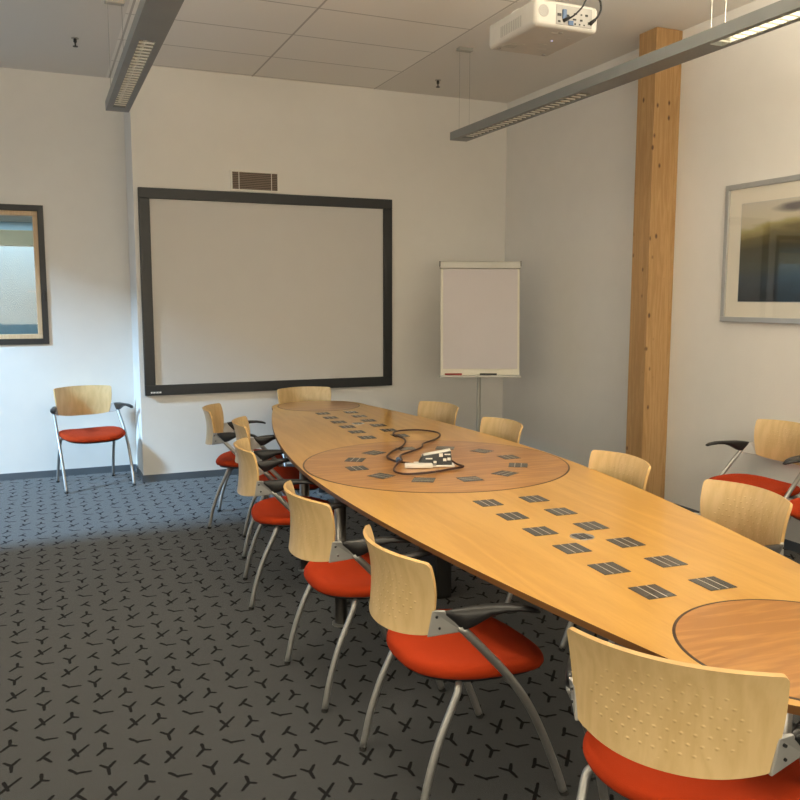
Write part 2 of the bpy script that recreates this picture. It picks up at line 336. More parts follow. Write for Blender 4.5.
def prism(bm, pts2, z0, z1):
    lo = [bm.verts.new((x, y, z0)) for x, y in pts2]; hi = [bm.verts.new((x, y, z1)) for x, y in pts2]
    n = len(pts2); bm.faces.new(lo[::-1]); bm.faces.new(hi)
    for i in range(n): bm.faces.new((lo[i], lo[(i+1) % n], hi[(i+1) % n], hi[i]))
def dup(root, loc, rotz, label, group=None, scale=1.0, cat=None):
    r = root.copy(); COL.objects.link(r); r.location = loc; r.rotation_euler = (0, 0, rotz); r.scale = (1, 1, scale)
    r['label'] = label
    if group: r['group'] = group
    for ch in list(root.children):
        c = ch.copy(); COL.objects.link(c); c.parent = r
        for g in list(ch.children):
            d = g.copy(); COL.objects.link(d); d.parent = c
    return r

# ------------------------------------------------------------ room shell
YB, YR, XW, H, XS, XL, YF = 7.758, 8.323, 4.498, 3.621, 0.804, -2.6, -2.5
TH = 0.12
struct(obj('floor', B(XL-TH, XW+TH, YF-TH, YR+TH, -0.1, 0), 'carpet'))
struct(obj('ceiling', B(XL-TH, XW+TH, YF-TH, YR+TH, H, H+0.1), 'ceiling'))
struct(obj('wall_back', B(XS, XW+TH, YB, YR+TH, 0, H), 'wall'))
WX0, WX1, WZ0, WZ1 = -1.35, 0.083, 1.228, 2.464
struct(obj('wall_recess', BS((XL-TH, WX0, YR, YR+TH, 0, H), (WX1, XS, YR, YR+TH, 0, H), (WX0, WX1, YR, YR+TH, 0, WZ0), (WX0, WX1, YR, YR+TH, WZ1, H)), 'wall'))
struct(obj('wall_right', B(XW, XW+TH, YF-TH, YB, 0, H), 'wall'))
# left wall: near window band and the far opening
struct(obj('wall_left', BS((XL-TH, XL, YF, -0.5, 0, H), (XL-TH, XL, -0.5, 4.3, 0, 0.95), (XL-TH, XL, -0.5, 4.3, 2.85, H), (XL-TH, XL, 4.3, 5.82, 0, H),
                          (XL-TH, XL, 5.82, 8.2, 3.08, H), (XL-TH, XL, 8.2, YR, 0, H)), 'wall'))
struct(obj('light_block_panel', B(XL-TH+0.01, XL-TH+0.03, -0.5, 4.3, 0.95, 2.85), 'white'))  # opaque panel added to keep the far window light out of this opening
struct(obj('wall_front', B(XL-TH, XW+TH, YF-TH, YF, 0, H), 'wall'))
# baseboards
bh, bt = 0.062, 0.012
struct(obj('baseboard_back', B(XS-bt, XW-bt, YB-bt, YB, 0, bh), 'base'))
struct(obj('baseboard_recess', B(XL, XS-bt, YR-bt, YR, 0, bh), 'base'))
struct(obj('baseboard_step', B(XS-bt, XS, YB, YR-bt, 0, bh), 'base'))
struct(obj('baseboard_right', B(XW-bt, XW, YF, YB-bt, 0, bh), 'base'))

# corridor beyond the recessed wall, seen through its window
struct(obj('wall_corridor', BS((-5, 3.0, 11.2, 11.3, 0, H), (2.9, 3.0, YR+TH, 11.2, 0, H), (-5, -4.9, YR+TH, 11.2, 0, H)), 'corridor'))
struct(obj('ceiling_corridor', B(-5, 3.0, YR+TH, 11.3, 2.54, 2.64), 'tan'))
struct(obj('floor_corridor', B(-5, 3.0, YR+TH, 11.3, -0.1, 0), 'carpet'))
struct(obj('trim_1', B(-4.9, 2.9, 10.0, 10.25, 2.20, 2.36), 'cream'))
area('corridor_fill', (-1.0, 8.80, 2.52), (-1.0, 9.6, 0), 3.0, 0.5, 45, (0.62, 0.86, 1.0))  # cool light added to brighten the partition; the ceiling has no opening
area('corridor_fill_rear', (-1.0, 10.7, 2.50), (-1.0, 10.9, 0), 3.0, 0.4, 55, (0.85, 0.94, 1.0))  # second added light, brightens the corridor's end wall

# window_1: interior window with black surround and pale wood casement
win = struct(thing('window_1', 'x', 'window', (0, 0, 0)))
del win['label']; del win['category']
def frame4(x0, x1, z0, z1, y0, y1, t):
    return BS((x0, x1, y0, y1, z0, z0+t), (x0, x1, y0, y1, z1-t, z1), (x0, x0+t, y0, y1, z0+t, z1-t), (x1-t, x1, y0, y1, z0+t, z1-t))
f1 = obj('window_surround', frame4(WX0, WX1, WZ0, WZ1, YR-0.012, YR+TH, 0.05), 'black', win)
f2 = obj('window_frame', frame4(WX0+0.05, WX1-0.05, WZ0+0.05, WZ1-0.05, YR+0.02, YR+0.09, 0.042), 'framewood', win, bevel=0.004)
obj('window_pane', B(WX0+0.09, WX1-0.09, YR+0.05, YR+0.056, WZ0+0.09, WZ1-0.09), 'glass', f2)
obj('hinge', T([(WX1-0.022, YR-0.018, 1.62), (WX1-0.022, YR-0.018, 1.70)], 0.006), 'darksteel', f1)
tag(obj('wall_handle', BS((-0.085, -0.005, 9.04, 9.06, 1.70, 1.715), (-0.02, -0.005, 9.06, 9.10, 1.70, 1.715)), 'silver'), 'small steel lever handle seen through the window at the left', 'handle')
tag(obj('glass_partition', B(-4.8, 1.2, 9.10, 9.115, 0.0, 2.14), 'corridor'), 'pale blue partition behind the window at the left', 'partition')

# ------------------------------------------------------------ timber post on the right wall
post = thing('timber_post', 'tall knotty pine post standing against the right wall', 'post', (4.378, 5.29, 0))
obj('post_core', B(-0.122, 0.085, -0.098, 0.10, 0, H-0.002), 'pine', post, bevel=0.004)
obj('batten', B(0.086, 0.118, -0.096, 0.08, 0, H-0.004), 'pine', post, bevel=0.002)

# ------------------------------------------------------------ projection screen
scr = thing('projection_screen', 'large grey projection screen with wide black frame on the back wall', 'screen', (0.84, YB, 0.783))
SW, SH = 2.37, 1.812
fr = obj('screen_frame', frame4(0, SW, 0, SH, -0.045, -0.002, 0.092), 'black', scr, bevel=0.004)
obj('screen_fabric', B(0.09, SW-0.09, -0.026, -0.014, 0.09, SH-0.09), 'screen', scr)
bm = bmesh.new(); xx = 0.048
for wd in (0.011, 0.008, 0.010, 0.007, 0.010, 0.009, 0.011):
    box(bm, xx, xx+wd, -0.0475, -0.045, 0.020, 0.034); xx += wd+0.004
lg = obj('maker_badge', bm, 'white', fr); lg['label'] = 'tiny white maker badge'

# vent
v = thing('air_vent', 'white framed wall vent with brown louvres above the screen', 'vent', (1.645, YB, 2.606))
obj('vent_frame', frame4(0, 0.452, 0, 0.188, -0.018, -0.001, 0.018), 'white', v, bevel=0.002)
obj('backing', B(0.016, 0.436, -0.006, -0.001, 0.016, 0.172), 'ventdark', v)
bm = bmesh.new()
for i in range(10):
    z = 0.024+i*0.0155
    box(bm, 0.018, 0.434, -0.014, -0.006, z, z+0.0085)
obj('grille', bm, 'ventslat', v)
for x in (0.075, 0.375): obj('mullion', B(x, x+0.006, -0.016, -0.0145, 0.018, 0.17), 'white', v)

# ------------------------------------------------------------ picture on the right wall
pic = thing('framed_picture', 'framed landscape print of dark hills under cloud on the right wall', 'picture', (XW, 4.662, 1.485))
PW, PH = 1.30, 0.944
def frameY(y0, y1, z0, z1, x0, x1, t):
    return BS((x0, x1, y0, y1, z0, z0+t), (x0, x1, y0, y1, z1-t, z1), (x0, x1, y0, y0+t, z0+t, z1-t), (x0, x1, y1-t, y1, z0+t, z1-t))
obj('picture_frame', frameY(-PW, 0, 0, PH, -0.03, -0.002, 0.036), 'picframe', pic, bevel=0.003)
obj('mount', B(-0.016, -0.006, -PW+0.03, -0.03, 0.03, PH-0.03), 'mat_board', pic)
obj('print', B(-0.0185, -0.0162, -PW+0.15, -0.15, 0, 0.66), 'print', pic, loc=(0, 0, 0.142))
obj('line', frameY(-PW+0.146, -0.146, 0.138, 0.806, -0.0175, -0.0163, 0.003), 'picframe', pic)
gm, N, L, b = newmat('picture_glazing'); N.remove(b)
tr = N.new('ShaderNodeBsdfTransparent'); gl = N.new('ShaderNodeBsdfGlossy'); gl.inputs['Roughness'].default_value = 0.02
fz = N.new('ShaderNodeLayerWeight'); fz.inputs['Blend'].default_value = 0.5; mx = N.new('ShaderNodeMixShader')
L.new(mth(N, L, 'ADD', 0.04, mth(N, L, 'MULTIPLY', mth(N, L, 'POWER', fz.outputs['Facing'], 4.0), 0.8)), mx.inputs[0]); L.new(tr.outputs[0], mx.inputs[1]); L.new(gl.outputs[0], mx.inputs[2]); L.new(mx.outputs[0], N['Material Output'].inputs[0])
obj('glazing', B(-0.0235, -0.0215, -PW+0.034, -0.034, 0.034, PH-0.034), gm, pic)

# ------------------------------------------------------------ pendant lamps
def pendant(x, y1, label, lit):
    Wd, Ht, y0 = 0.152, 0.062, -4.75
    t = thing('pendant_lamp', label, 'ceiling lamp', (x, y1, 2.92), 0, 'long grey pendant lamps')
    h = Wd/2; lw = 0.040
    lou = [(-0.14, -1.76, False), (-2.86, -4.48, lit)]
    bm = bmesh.new()
    box(bm, -h, h, y0, 0, 0.046, Ht)                  # upper body
    box(bm, -h, -lw, y0, 0, 0, 0.046); box(bm, lw, h, y0, 0, 0, 0.046)
    ys = [0] + [v_ for l_ in lou for v_ in (l_[0], l_[1])] + [y0]
    for a, c in zip(ys[0::2], ys[1::2]): box(bm, -lw, lw, c, a, 0, 0.046)
    hs = obj('housing', bm, 'grey', t)
    for a, c, on in lou:
        r_ = obj('reflector', BS((-lw+0.001, lw-0.001, c+0.001, a-0.001, 0.0435, 0.0455), (-lw, -lw+0.002, c, a, 0.001, 0.0435), (lw-0.002, lw, c, a, 0.001, 0.0435)), 'reflector', t)
        if on: r_['label'] = 'lit reflector'
        obj('lamp_tube', T([(0, c+0.03, 0.031), (0, a-0.03, 0.031)], 0.008, 10), 'tube_on' if on else 'tube_off', r_)
        bm = bmesh.new(); n = int((a-c)/0.058)
        for i in range(1, n):
            y = c + (a-c)*i/n
            box(bm, -lw+0.002, lw-0.002, y-0.003, y+0.003, 0.0008, 0.008)
        obj('louvre', bm, 'white', r_)
    for yy in (-0.10, -2.87, -4.55):
        for sx in (-0.045, 0.045): obj('suspension_wire', T([(sx, yy, Ht-0.004), (sx, yy, H-2.92-0.012)], 0.0012, 6), 'wire', t)
        obj('ceiling_plate', B(-0.062, 0.062, yy-0.028, yy+0.028, H-2.92-0.026, H-2.92-0.001), 'alu', t, bevel=0.003)
    return t
pendant(3.217, 6.33, 'long grey pendant lamp at the right, its near louvre lit', True)
pendant(0.565, 6.285, 'long grey pendant lamp at the left, its visible far louvre unlit', True)
def lamp_and_fill(x, y, e_down, e_up):
    for nm, z, e, rx in (('lamp_downlight', 2.915, e_down, 0), ('ceiling_fill', 2.99, e_up, PI)):  # upward light is added to brighten the ceiling; housing tops are closed
        rl = bpy.data.lights.new(nm, 'AREA'); rl.shape = 'RECTANGLE'; rl.size = 0.07; rl.size_y = 1.55; rl.energy = e; rl.color = (1, 0.89, 0.70)
        rlo = bpy.data.objects.new(nm, rl); COL.objects.link(rlo); rlo.location = (x, y, z); rlo.rotation_euler = (rx, 0, 0)
lamp_and_fill(3.217, 6.33-3.67, 8, 86)
lamp_and_fill(0.565, 6.285-3.67, 13, 125)

# sprinklers
def sprinkler(x, y, label):
    t = thing('sprinkler_head', label, 'sprinkler', (x, y, H), 0, 'ceiling sprinkler heads')
    bm = bmesh.new(); cyl(bm, (0, 0), 0.028, -0.005, -0.0005); obj('escutcheon', bm, 'alu', t)
    bm = bmesh.new(); tube(bm, [(0, 0, -0.005), (0, 0, -0.03), (0, 0, -0.036), (0, 0, -0.06)], [0.011, 0.013, 0.006, 0.005], 10); obj('valve', bm, 'darksteel', t)
    bm = bmesh.new(); cyl(bm, (0, 0), 0.019, -0.064, -0.060); obj('deflector', bm, 'darksteel', t)
sprinkler(0.357, 7.18, 'small dark ceiling sprinkler left of the left pendant lamp')
sprinkler(3.451, 7.21, 'small dark ceiling sprinkler near the back right corner')

# ------------------------------------------------------------ projector
pj = thing('projector', 'white ceiling-mounted projector with cables plugged into its rear', 'projector', (2.79, 4.43, 3.14))
hw, hd, ht = 0.21, 0.265, 0.145
bm = B(-hw, hw, -hd, hd, 0.0, ht)
body = obj('body', bm, 'projector', pj, bevel=0.026); body.modifiers['bevel'].segments = 4
def ring_disc(c, r0_, r1_, ax):
    pass
bm = bmesh.new(); tube(bm, [(-0.155, -hd-0.002, 0.08), (-0.155, -hd+0.01, 0.08)], 0.033, 24); obj('speaker_grille', bm, 'mesh', pj)
pp = obj('port_panel', B(-0.075, 0.165, -hd-0.003, -hd+0.02, 0.02, 0.125), 'portgrey', pj, bevel=0.003)
for (x, z, a, c) in ((-0.055, 0.070, .02, .012), (-0.055, 0.035, .012, .008), (0.0, 0.07, .013, .01), (0.05, 0.085, .016, .006), (0.045, 0.055, .018, .007), (0.09, 0.055, .012, .008), (0.09, 0.085, .008, .006), (0.125, 0.085, .014, .009), (0.05, 0.032, .008, .007), (0.08, 0.032, .006, .006), (0.11, 0.032, .006, .006), (0.14, 0.045, .008, .012)):
    obj('socket', B(x-a*0.6, x+a*0.6, -hd-0.0065, -hd-0.001, z-c*0.6, z+c*0.6), 'blackpl', pp)
obj('blue_plug', BS((-0.035, -0.012, -hd-0.012, -hd-0.001, 0.05, 0.10), (0.005, 0.035, -hd-0.010, -hd-0.001, 0.022, 0.045)), 'blue', pp)
bm = bmesh.new()
for (x0, x1, y0, y1) in ((-.15, -.06, .08, .085), (-.16, -.09, .11, .17), (0.0, .06, .03, .036), (0.05, .11, .12, .126), (-.05, 0.03, -.18, -.175), (0.10, .13, -.12, -.11)):
    box(bm, x0, x1, y0, y1, -0.0012, 0.001)
obj('underside_vent', bm, 'alu', pj)
bm = bmesh.new(); tube(bm, [(0.04, -0.05, -0.002), (0.04, -0.05, 0.002)], 0.005, 10); obj('indicator', bm, 'led', pj)
bm = bmesh.new()
for x, y in ((-.17, .20), (.15, .21), (.0, -.2)): tube(bm, [(x, y, -0.004), (x, y, 0.01)], 0.012, 12)
obj('foot', bm, 'mesh', pj)
obj('side_vent', BS(*[(-hw-0.002, -hw+0.01, -0.12+i*0.02, -0.112+i*0.02, 0.03, 0.09) for i in range(12)]), 'mesh', pj)
bm = bmesh.new(); tube(bm, [(0.08, hd-0.01, 0.06), (0.08, hd+0.018, 0.06)], [0.045, 0.04], 24); obj('lens', bm, 'blackpl', pj)
obj('mount_plate', BS((-0.13, 0.13, -0.10, 0.14, ht+0.008, ht+0.022), (-0.17, -0.12, -0.02, 0.06, ht-0.01, ht+0.02), (0.12, 0.17, -0.02, 0.06, ht-0.01, ht+0.02)), 'white', pj, bevel=0.004)
bm = bmesh.new(); tube(bm, [(0, 0.02, ht+0.02), (0, 0.02, H-3.14-0.012)], 0.025, 16); cyl(bm, (0, 0.02), 0.07, H-3.14-0.014, H-3.14-0.001); obj('mount_pole', bm, 'white', pj)
bm = bmesh.new(); tube(bm, catmull([(-0.02, -hd-0.004, 0.045), (0.01, -hd-0.05, 0.06), (0.06, -hd-0.07, 0.12), (0.09, -hd-0.02, 0.20), (0.08, 0.0, 0.32), (0.07, 0.06, H-3.143)]), 0.005, 8)
tube(bm, [(-0.025, -hd, 0.043), (-0.005, -hd-0.035, 0.052)], [0.011, 0.008], 10)
tag(obj('cable', bm, 'rubber', None, smooth=True, loc=pj.location), 'black cable looping from the middle of the projector rear', 'cable', 'projector cables')
bm = bmesh.new(); tube(bm, catmull([(0.155, -hd-0.004, 0.05), (0.175, -hd-0.035, 0.075), (0.195, -hd-0.04, 0.13), (0.18, -hd, 0.20), (0.13, 0.0, 0.33), (0.10, 0.10, H-3.143)]), 0.006, 8)
tube(bm, [(0.152, -hd, 0.045), (0.168, -hd-0.03, 0.064)], [0.012, 0.008], 10)
tag(obj('cable', bm, 'rubber', None, smooth=True, loc=pj.location), 'black power cable at the right end of the projector rear', 'cable', 'projector cables')

# ------------------------------------------------------------ flipchart
fc = thing('flipchart_easel', 'white flipchart easel standing in the back right corner', 'flipchart', (3.632, 6.69, 0), -math.atan2(0.32, 0.756)+0.0)
zt, zb, hwf = 1.965, 0.965, 0.352
lean = lambda z: (z-zb)*0.10 - 0.06
tilt = Matrix.Translation((0, lean(zb), zb)) @ Matrix.Rotation(-math.atan(0.10), 4, 'X')
def tb(*a): return B(*a, mtx=tilt)
brd = obj('board', tb(-hwf, hwf, -0.012, 0.012, 0.0, 0.985), 'board', fc, bevel=0.004)
obj('clamp_bar', tb(-hwf-0.008, hwf+0.008, -0.034, 0.02, 0.945, 1.008), 'alu', fc, bevel=0.006)
obj('clamp_cap', tb(-hwf-0.012, -hwf-0.004, -0.036, 0.022, 0.965, 1.011), 'blackpl', fc)
obj('clamp_cap', tb(hwf+0.004, hwf+0.012, -0.036, 0.022, 0.965, 1.011), 'blackpl', fc)
obj('paper_pad', tb(-hwf+0.022, hwf-0.020, -0.024, -0.0125, 0.055, 0.943), 'paper', fc)
obj('pen_tray', tb(-hwf-0.012, hwf+0.002, -0.075, 0.012, -0.022, -0.004), 'alu', fc, bevel=0.003)
pl = bmesh.new(); tube(pl, [(0, 0.02, 0.10), (0, 0.02, 1.2)], 0.019, 16); obj('pole', pl, 'alu', fc)
for a in range(5):
    an = a*2*PI/5 + 0.3
    lg = obj('leg', T([(0, 0.02, 0.11), (math.cos(an)*0.30, 0.02+math.sin(an)*0.30, 0.065)], [0.02, 0.014], 10), 'alu', fc)
    obj('castor', T([(math.cos(an)*0.30-0.01, 0.02+math.sin(an)*0.30, 0.028), (math.cos(an)*0.30+0.01, 0.02+math.sin(an)*0.30, 0.028)], 0.028, 14), 'blackpl', lg)
def marker(x0, x1, mat, label):
    bm = bmesh.new(); c = lambda x: fc.matrix_basis @ (tilt @ Vector((x, -0.052, 0.006)))
    tube(bm, [c(x0), c(x1)], 0.009, 10); tag(obj('marker_pen', bm, mat), label, 'pen', 'marker pens on the flipchart tray')
bpy.context.view_layer.update()
marker(-0.315, -0.165, 'red', 'red marker pen on the flipchart tray')
marker(-0.005, 0.145, 'blackpl', 'black marker pen on the flipchart tray')

# ------------------------------------------------------------ conference table
TC = Vector((1.992, 4.164)); TA = 0.061
W0, LL, RD = 0.742, 2.989, 0.352
DV = LL - RD
tz0, tz1 = 0.719, 0.74
tab = thing('conference_table', 'long boat-shaped honey wood conference table with round inlays', 'table', (TC.x, TC.y, 0), -TA)
def halfw(v_):
    a = abs(v_)
    if a < 2.58: return W0 - 0.062*a**1.796
    if a >= LL: return 0.0
    return (W0 - 0.062*2.58**1.796)*(1-((a-2.58)/(LL-2.58))**2.2)**(1/2.2)
vs_ = [LL*math.sin(-PI/2 + PI*i/140) for i in range(141)]
outl = [(halfw(a), a) for a in vs_] + [(-halfw(a), a) for a in reversed(vs_[1:-1])]
bm = bmesh.new(); prism(bm, outl, tz0, tz1)
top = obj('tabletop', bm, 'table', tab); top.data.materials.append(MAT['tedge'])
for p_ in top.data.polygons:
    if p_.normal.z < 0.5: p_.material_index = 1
def disc(name, cy, r, z0, z1, mat, parent, cx=0, n=96):
    bm = bmesh.new(); prism(bm, [(r*math.cos(2*PI*i/n), r*math.sin(2*PI*i/n)) for i in range(n)], z0, z1)
    o = obj(name, bm, mat, parent, loc=(cx, cy, 0)); return o
def ringmesh(r0_, r1_, z0, z1, n=96):
    bm = bmesh.new(); R = []
    for i in range(n):
        c, s = math.cos(2*PI*i/n), math.sin(2*PI*i/n)
        R.append([bm.verts.new((r*c, r*s, z)) for r, z in ((r0_, z0), (r1_, z0), (r1_, z1), (r0_, z1))])
    for i in range(n):
        a, c = R[i], R[(i+1) % n]
        for k in range(4): bm.faces.new((a[k], c[k], c[(k+1) % 4], a[(k+1) % 4]))
    return bm
for nm, cy, r in (('round_inlay', 0.0, 0.733), ('round_inlay', DV, RD-0.004), ('round_inlay', -DV, RD-0.004)):
    d_ = disc(nm, cy, r-0.009, tz1-0.001, tz1+0.0012, 'disc', tab)
    if cy == 0: d_['label'] = 'large central disc of darker reddish wood'
    obj('seam_ring', ringmesh(r-0.009, r, tz1-0.001, tz1+0.0008), 'seam', d_)
# slate-grey inserts with pale lines
ib = bmesh.new(); box(ib, -0.051, 0.051, -0.055, 0.055, 0, 0.0016)
lb = bmesh.new()
for x in (-0.018, 0.016): box(lb, x-0.0018, x+0.0018, -0.055, 0.055, 0.0016, 0.0021)
i0 = obj('table_insert', ib, 'insert', tab); l0 = obj('insert_line', lb, 'insline', i0)
first = True
def insert(u, v_, rot):
    global first
    u = u + 0.012*v_
    if first: o = i0; first = False
    else:
        o = i0.copy(); COL.objects.link(o); o.parent = tab; l = l0.copy(); COL.objects.link(l); l.parent = o
    o.location = (u, v_, tz1+0.0003 if abs(v_) > 0.7 else tz1+0.0012); o.rotation_euler = (0, 0, rot)
for s_ in (-1, 1):
    for k in range(6):
        for u in (-0.115, 0.115): insert(u, s_*1.545 + (k-2.5)*0.242, 0)
    c_ = disc('steel_outlet', s_*1.545, 0.047, tz1, tz1+0.002, 'chrome', tab, cx=s_*0.018, n=40)
    obj('outlet_lid', BS((-0.028, -0.003, -0.033, 0.033, 0.742, 0.7428), (0.003, 0.028, -0.033, 0.033, 0.742, 0.7428)), 'insert', c_)
for k in range(12):
    a = k*PI/6 + 0.02
    insert(0.458*math.cos(a), 0.458*math.sin(a), a)
# legs and under-frame
for (u, v_) in ((-0.63, -0.29), (0.63, -0.29), (-0.60, 0.62), (0.60, 0.62), (0.0, 2.55), (0.0, -2.55)):
    bm = bmesh.new(); cyl(bm, (0, 0), 0.030, 0.012, tz0-0.012, 24); lg = obj('leg', bm, 'tleg', tab, smooth=False, loc=(u, v_, 0))
    for p_ in lg.data.polygons: p_.use_smooth = len(p_.vertices) == 4
    bm = bmesh.new(); cyl(bm, (0, 0), 0.045, 0.0, 0.012, 24); obj('foot_plate', bm, 'silver', lg)
    bm = bmesh.new(); box(bm, -0.07, 0.07, -0.07, 0.07, tz0-0.012, tz0-0.0005); obj('top_plate', bm, 'darksteel', lg)
obj('under_rail', BS((-0.035, 0.035, -2.6, 2.6, tz0-0.05, tz0-0.001), (-0.60, 0.60, -0.32, -0.26, tz0-0.045, tz0-0.002), (-0.57, 0.57, 0.59, 0.65, tz0-0.045, tz0-0.002)), 'darksteel', tab)
obj('cable_column', B(-0.05, 0.05, -0.14, 0.14, 0.0, tz0-0.05), 'darksteel', tab, bevel=0.02)

# ------------------------------------------------------------ chairs (local: front = +Y)
def make_chair(label, loc, rot, group):
    t = thing('armchair', label, 'chair', loc, rot, group)
    # seat
    def seatmesh(hx, y0, y1, prof, n=56, dish=0.0):
        bm = bmesh.new(); cy, hy = (y0+y1)/2, (y1-y0)/2; rings = []
        for (k, z, dz) in prof:
            ring = []
            for i in range(n):
                a = 2*PI*i/n; c, s = math.cos(a), math.sin(a)
                e = 2/2.9
                x = hx*abs(c)**e*(1 if c > 0 else -1); y = hy*abs(s)**e*(1 if s > 0 else -1)
                x *= (1.0 - 0.16*max(0, -y/hy)**2)         # narrower at the back
                X, Y = x*k, y*k
                zz = z - 0.006 + dz*((X/hx)**2*(0.6-0.4*Y/hy) - 0.9*max(0, Y/hy)**2)
                ring.append(bm.verts.new((X, cy+Y, zz)))
            if rings:
                for i in range(n): bm.faces.new((rings[-1][i], rings[-1][(i+1) % n], ring[(i+1) % n], ring[i]))
            else: bm.faces.new(ring[::-1])
            rings.append(ring)
        bm.faces.new(rings[-1]); return bm
    d = 0.022
    seat = obj('seat', seatmesh(0.272, -0.240, 0.252, [(0.90, 0.440, d), (0.975, 0.444, d), (1.0, 0.456, d), (0.995, 0.468, d), (0.97, 0.478, d), (0.92, 0.484, d), (0.8, 0.4855, d), (0.6, 0.484, d), (0.4, 0.482, d), (0.2, 0.481, d), (0.06, 0.481, d)]), 'fabric', t, smooth=True)
    obj('seat_shell', seatmesh(0.262, -0.230, 0.242, [(0.80, 0.424, d), (0.93, 0.428, d), (0.97, 0.441, d), (0.5, 0.441, d)]), 'blackpl', seat, smooth=True)
    # backrest
    NS, NT = 44, 16; bm = bmesh.new(); P = {}
    for i in range(NS+1):
        s = -1 + 2*i/NS; s = s + 0.14*math.sin(PI*s)*1.0; a = abs(s)
        for j in range(NT+1):
            tt = j/NT
            zbot = 0.612 - 0.024*(1-a**3); ztop = 0.854 - 0.006*a*a
            if a > 0.95: q_ = (a-0.95)/0.05; c = 0.011*(1-math.sqrt(max(0, 1-q_*q_))); ztop -= c; zbot += c*0.5
            z = zbot + (ztop-zbot)*tt
            f = (z-0.61)/0.24
            hwid = 0.222 + 0.028*max(0, f) + 0.006*math.sin(PI*min(1, max(0, f)))
            x = s*hwid
            y = -0.218 - 0.080*(1-s*s) - 0.085*(f-0.45)**2*(1.0 if f > .45 else 0.5)
            P[i, j] = bm.verts.new((x, y, z))
    for i in range(NS):
        for j in range(NT): bm.faces.new((P[i, j], P[i+1, j], P[i+1, j+1], P[i, j+1]))
    bk = obj('backrest', bm, 'back', t, smooth=True); bk.data.materials.append(MAT['edge'])
    md = bk.modifiers.new('ply', 'SOLIDIFY'); md.thickness = 0.012; md.offset = 0; md.material_offset_rim = 1
    me = bk.modifiers.new('es', 'EDGE_SPLIT'); me.split_angle = math.radians(50)
    # brackets, arms, legs
    for sx in (-1, 1):
        bm = bmesh.new()
        q4 = [(0.232, -0.224, 0.694), (0.258, -0.196, 0.697), (0.275, -0.135, 0.628), (0.222, -0.236, 0.606)]
        nrm = Vector((0.8, -0.6, 0)).normalized()*0.006
        A_ = [bm.verts.new((Vector(p_)+nrm)*1.0) for p_ in q4]; C_ = [bm.verts.new(Vector(p_)-nrm) for p_ in q4]
        if True:
            bm.faces.new(A_); bm.faces.new(C_[::-1])
            for k in range(4): bm.faces.new((A_[k], C_[k], C_[(k+1) % 4], A_[(k+1) % 4]))
        tmp = bm
        for v_ in tmp.verts: v_.co.x *= sx
        br = obj('bracket', bm, 'cast', t, bevel=0.003)
        bm = bmesh.new()
        for zz, yy, xq in ((0.675, -0.213, 0.243), (0.638, -0.203, 0.243)):
            c = Vector((xq*sx, yy, zz)); n_ = Vector((0.8*sx, -0.6, 0)).normalized(); tube(bm, [c+n_*0.0, c+n_*0.0085], 0.004, 8)
        obj('screw', bm, 'blackpl', br)
        # arm: loft of rounded sections
        secs = [((.262, -.193, .690), .008, .006), ((.267, -.168, .680), .014, .020), ((.274, -.142, .667), .019, .036), ((.281, -.110, .674), .021, .032), ((.290, -.06, .688), .024, .018),
                ((.303, -.015, .694), .026, .011), ((.316, .03, .693), .026, .009), ((.327, .07, .686), .023, .008), ((.333, .095, .677), .013, .006)]
        bm = bmesh.new(); prev = None; n = 14
        for c, a, h_ in secs:
            ring = []
            for k in range(n):
                an = 2*PI*k/n; cc, ss = math.cos(an), math.sin(an)
                ring.append(bm.verts.new((sx*(c[0] + a*abs(cc)**0.7*(1 if cc > 0 else -1)), c[1], c[2] + h_*abs(ss)**0.7*(1 if ss > 0 else -1))))
            if prev:
                for k in range(n): bm.faces.new((prev[k], prev[(k+1) % n], ring[(k+1) % n], ring[k]))
            else: bm.faces.new(ring)
            prev = ring
        bm.faces.new(prev[::-1]); obj('armrest', bm, 'blackpl', t, smooth=True)
        fl = catmull([(sx*.274, -.150, .645), (sx*.281, -.057, .545), (sx*.286, .024, .452), (sx*.288, .097, .345), (sx*.288, .155, .230), (sx*.287, .208, .105), (sx*.285, .243, .012)], 5)
        l_ = obj('leg', T(fl, 0.0135, 12), 'silver', t, smooth=True)
        obj('foot_cap', T([(sx*.285, .240, .016), (sx*.285, .246, 0.0)], 0.0145, 12), 'rubber', l_)
        rl_ = catmull([(sx*.12, -.075, .428), (sx*.19, -.105, .430), (sx*.222, -.125, .425), (sx*.232, -.135, .405), (sx*.234, -.155, .360), (sx*.238, -.200, .262), (sx*.242, -.240, .141), (sx*.245, -.268, .012)], 5)
        l_ = obj('leg', T(rl_, 0.0125, 12), 'silver', t, smooth=True)
        obj('foot_cap', T([(sx*.245, -.266, .016), (sx*.245, -.270, 0.0)], 0.0135, 12), 'rubber', l_)
        obj('side_rail', T([(sx*.284, 0.03, .435), (sx*.20, 0.03, .432)], 0.009, 8), 'silver', t)
    return t
def hd_(deg): return math.radians(deg - 90)      # heading of the chair's front, degrees from +X
G = 'wood-backed armchairs with orange seats'
ch = make_chair('second nearest chair on the left side, orange seat fully in view', (1.296, 2.50, 0), hd_(1), G)
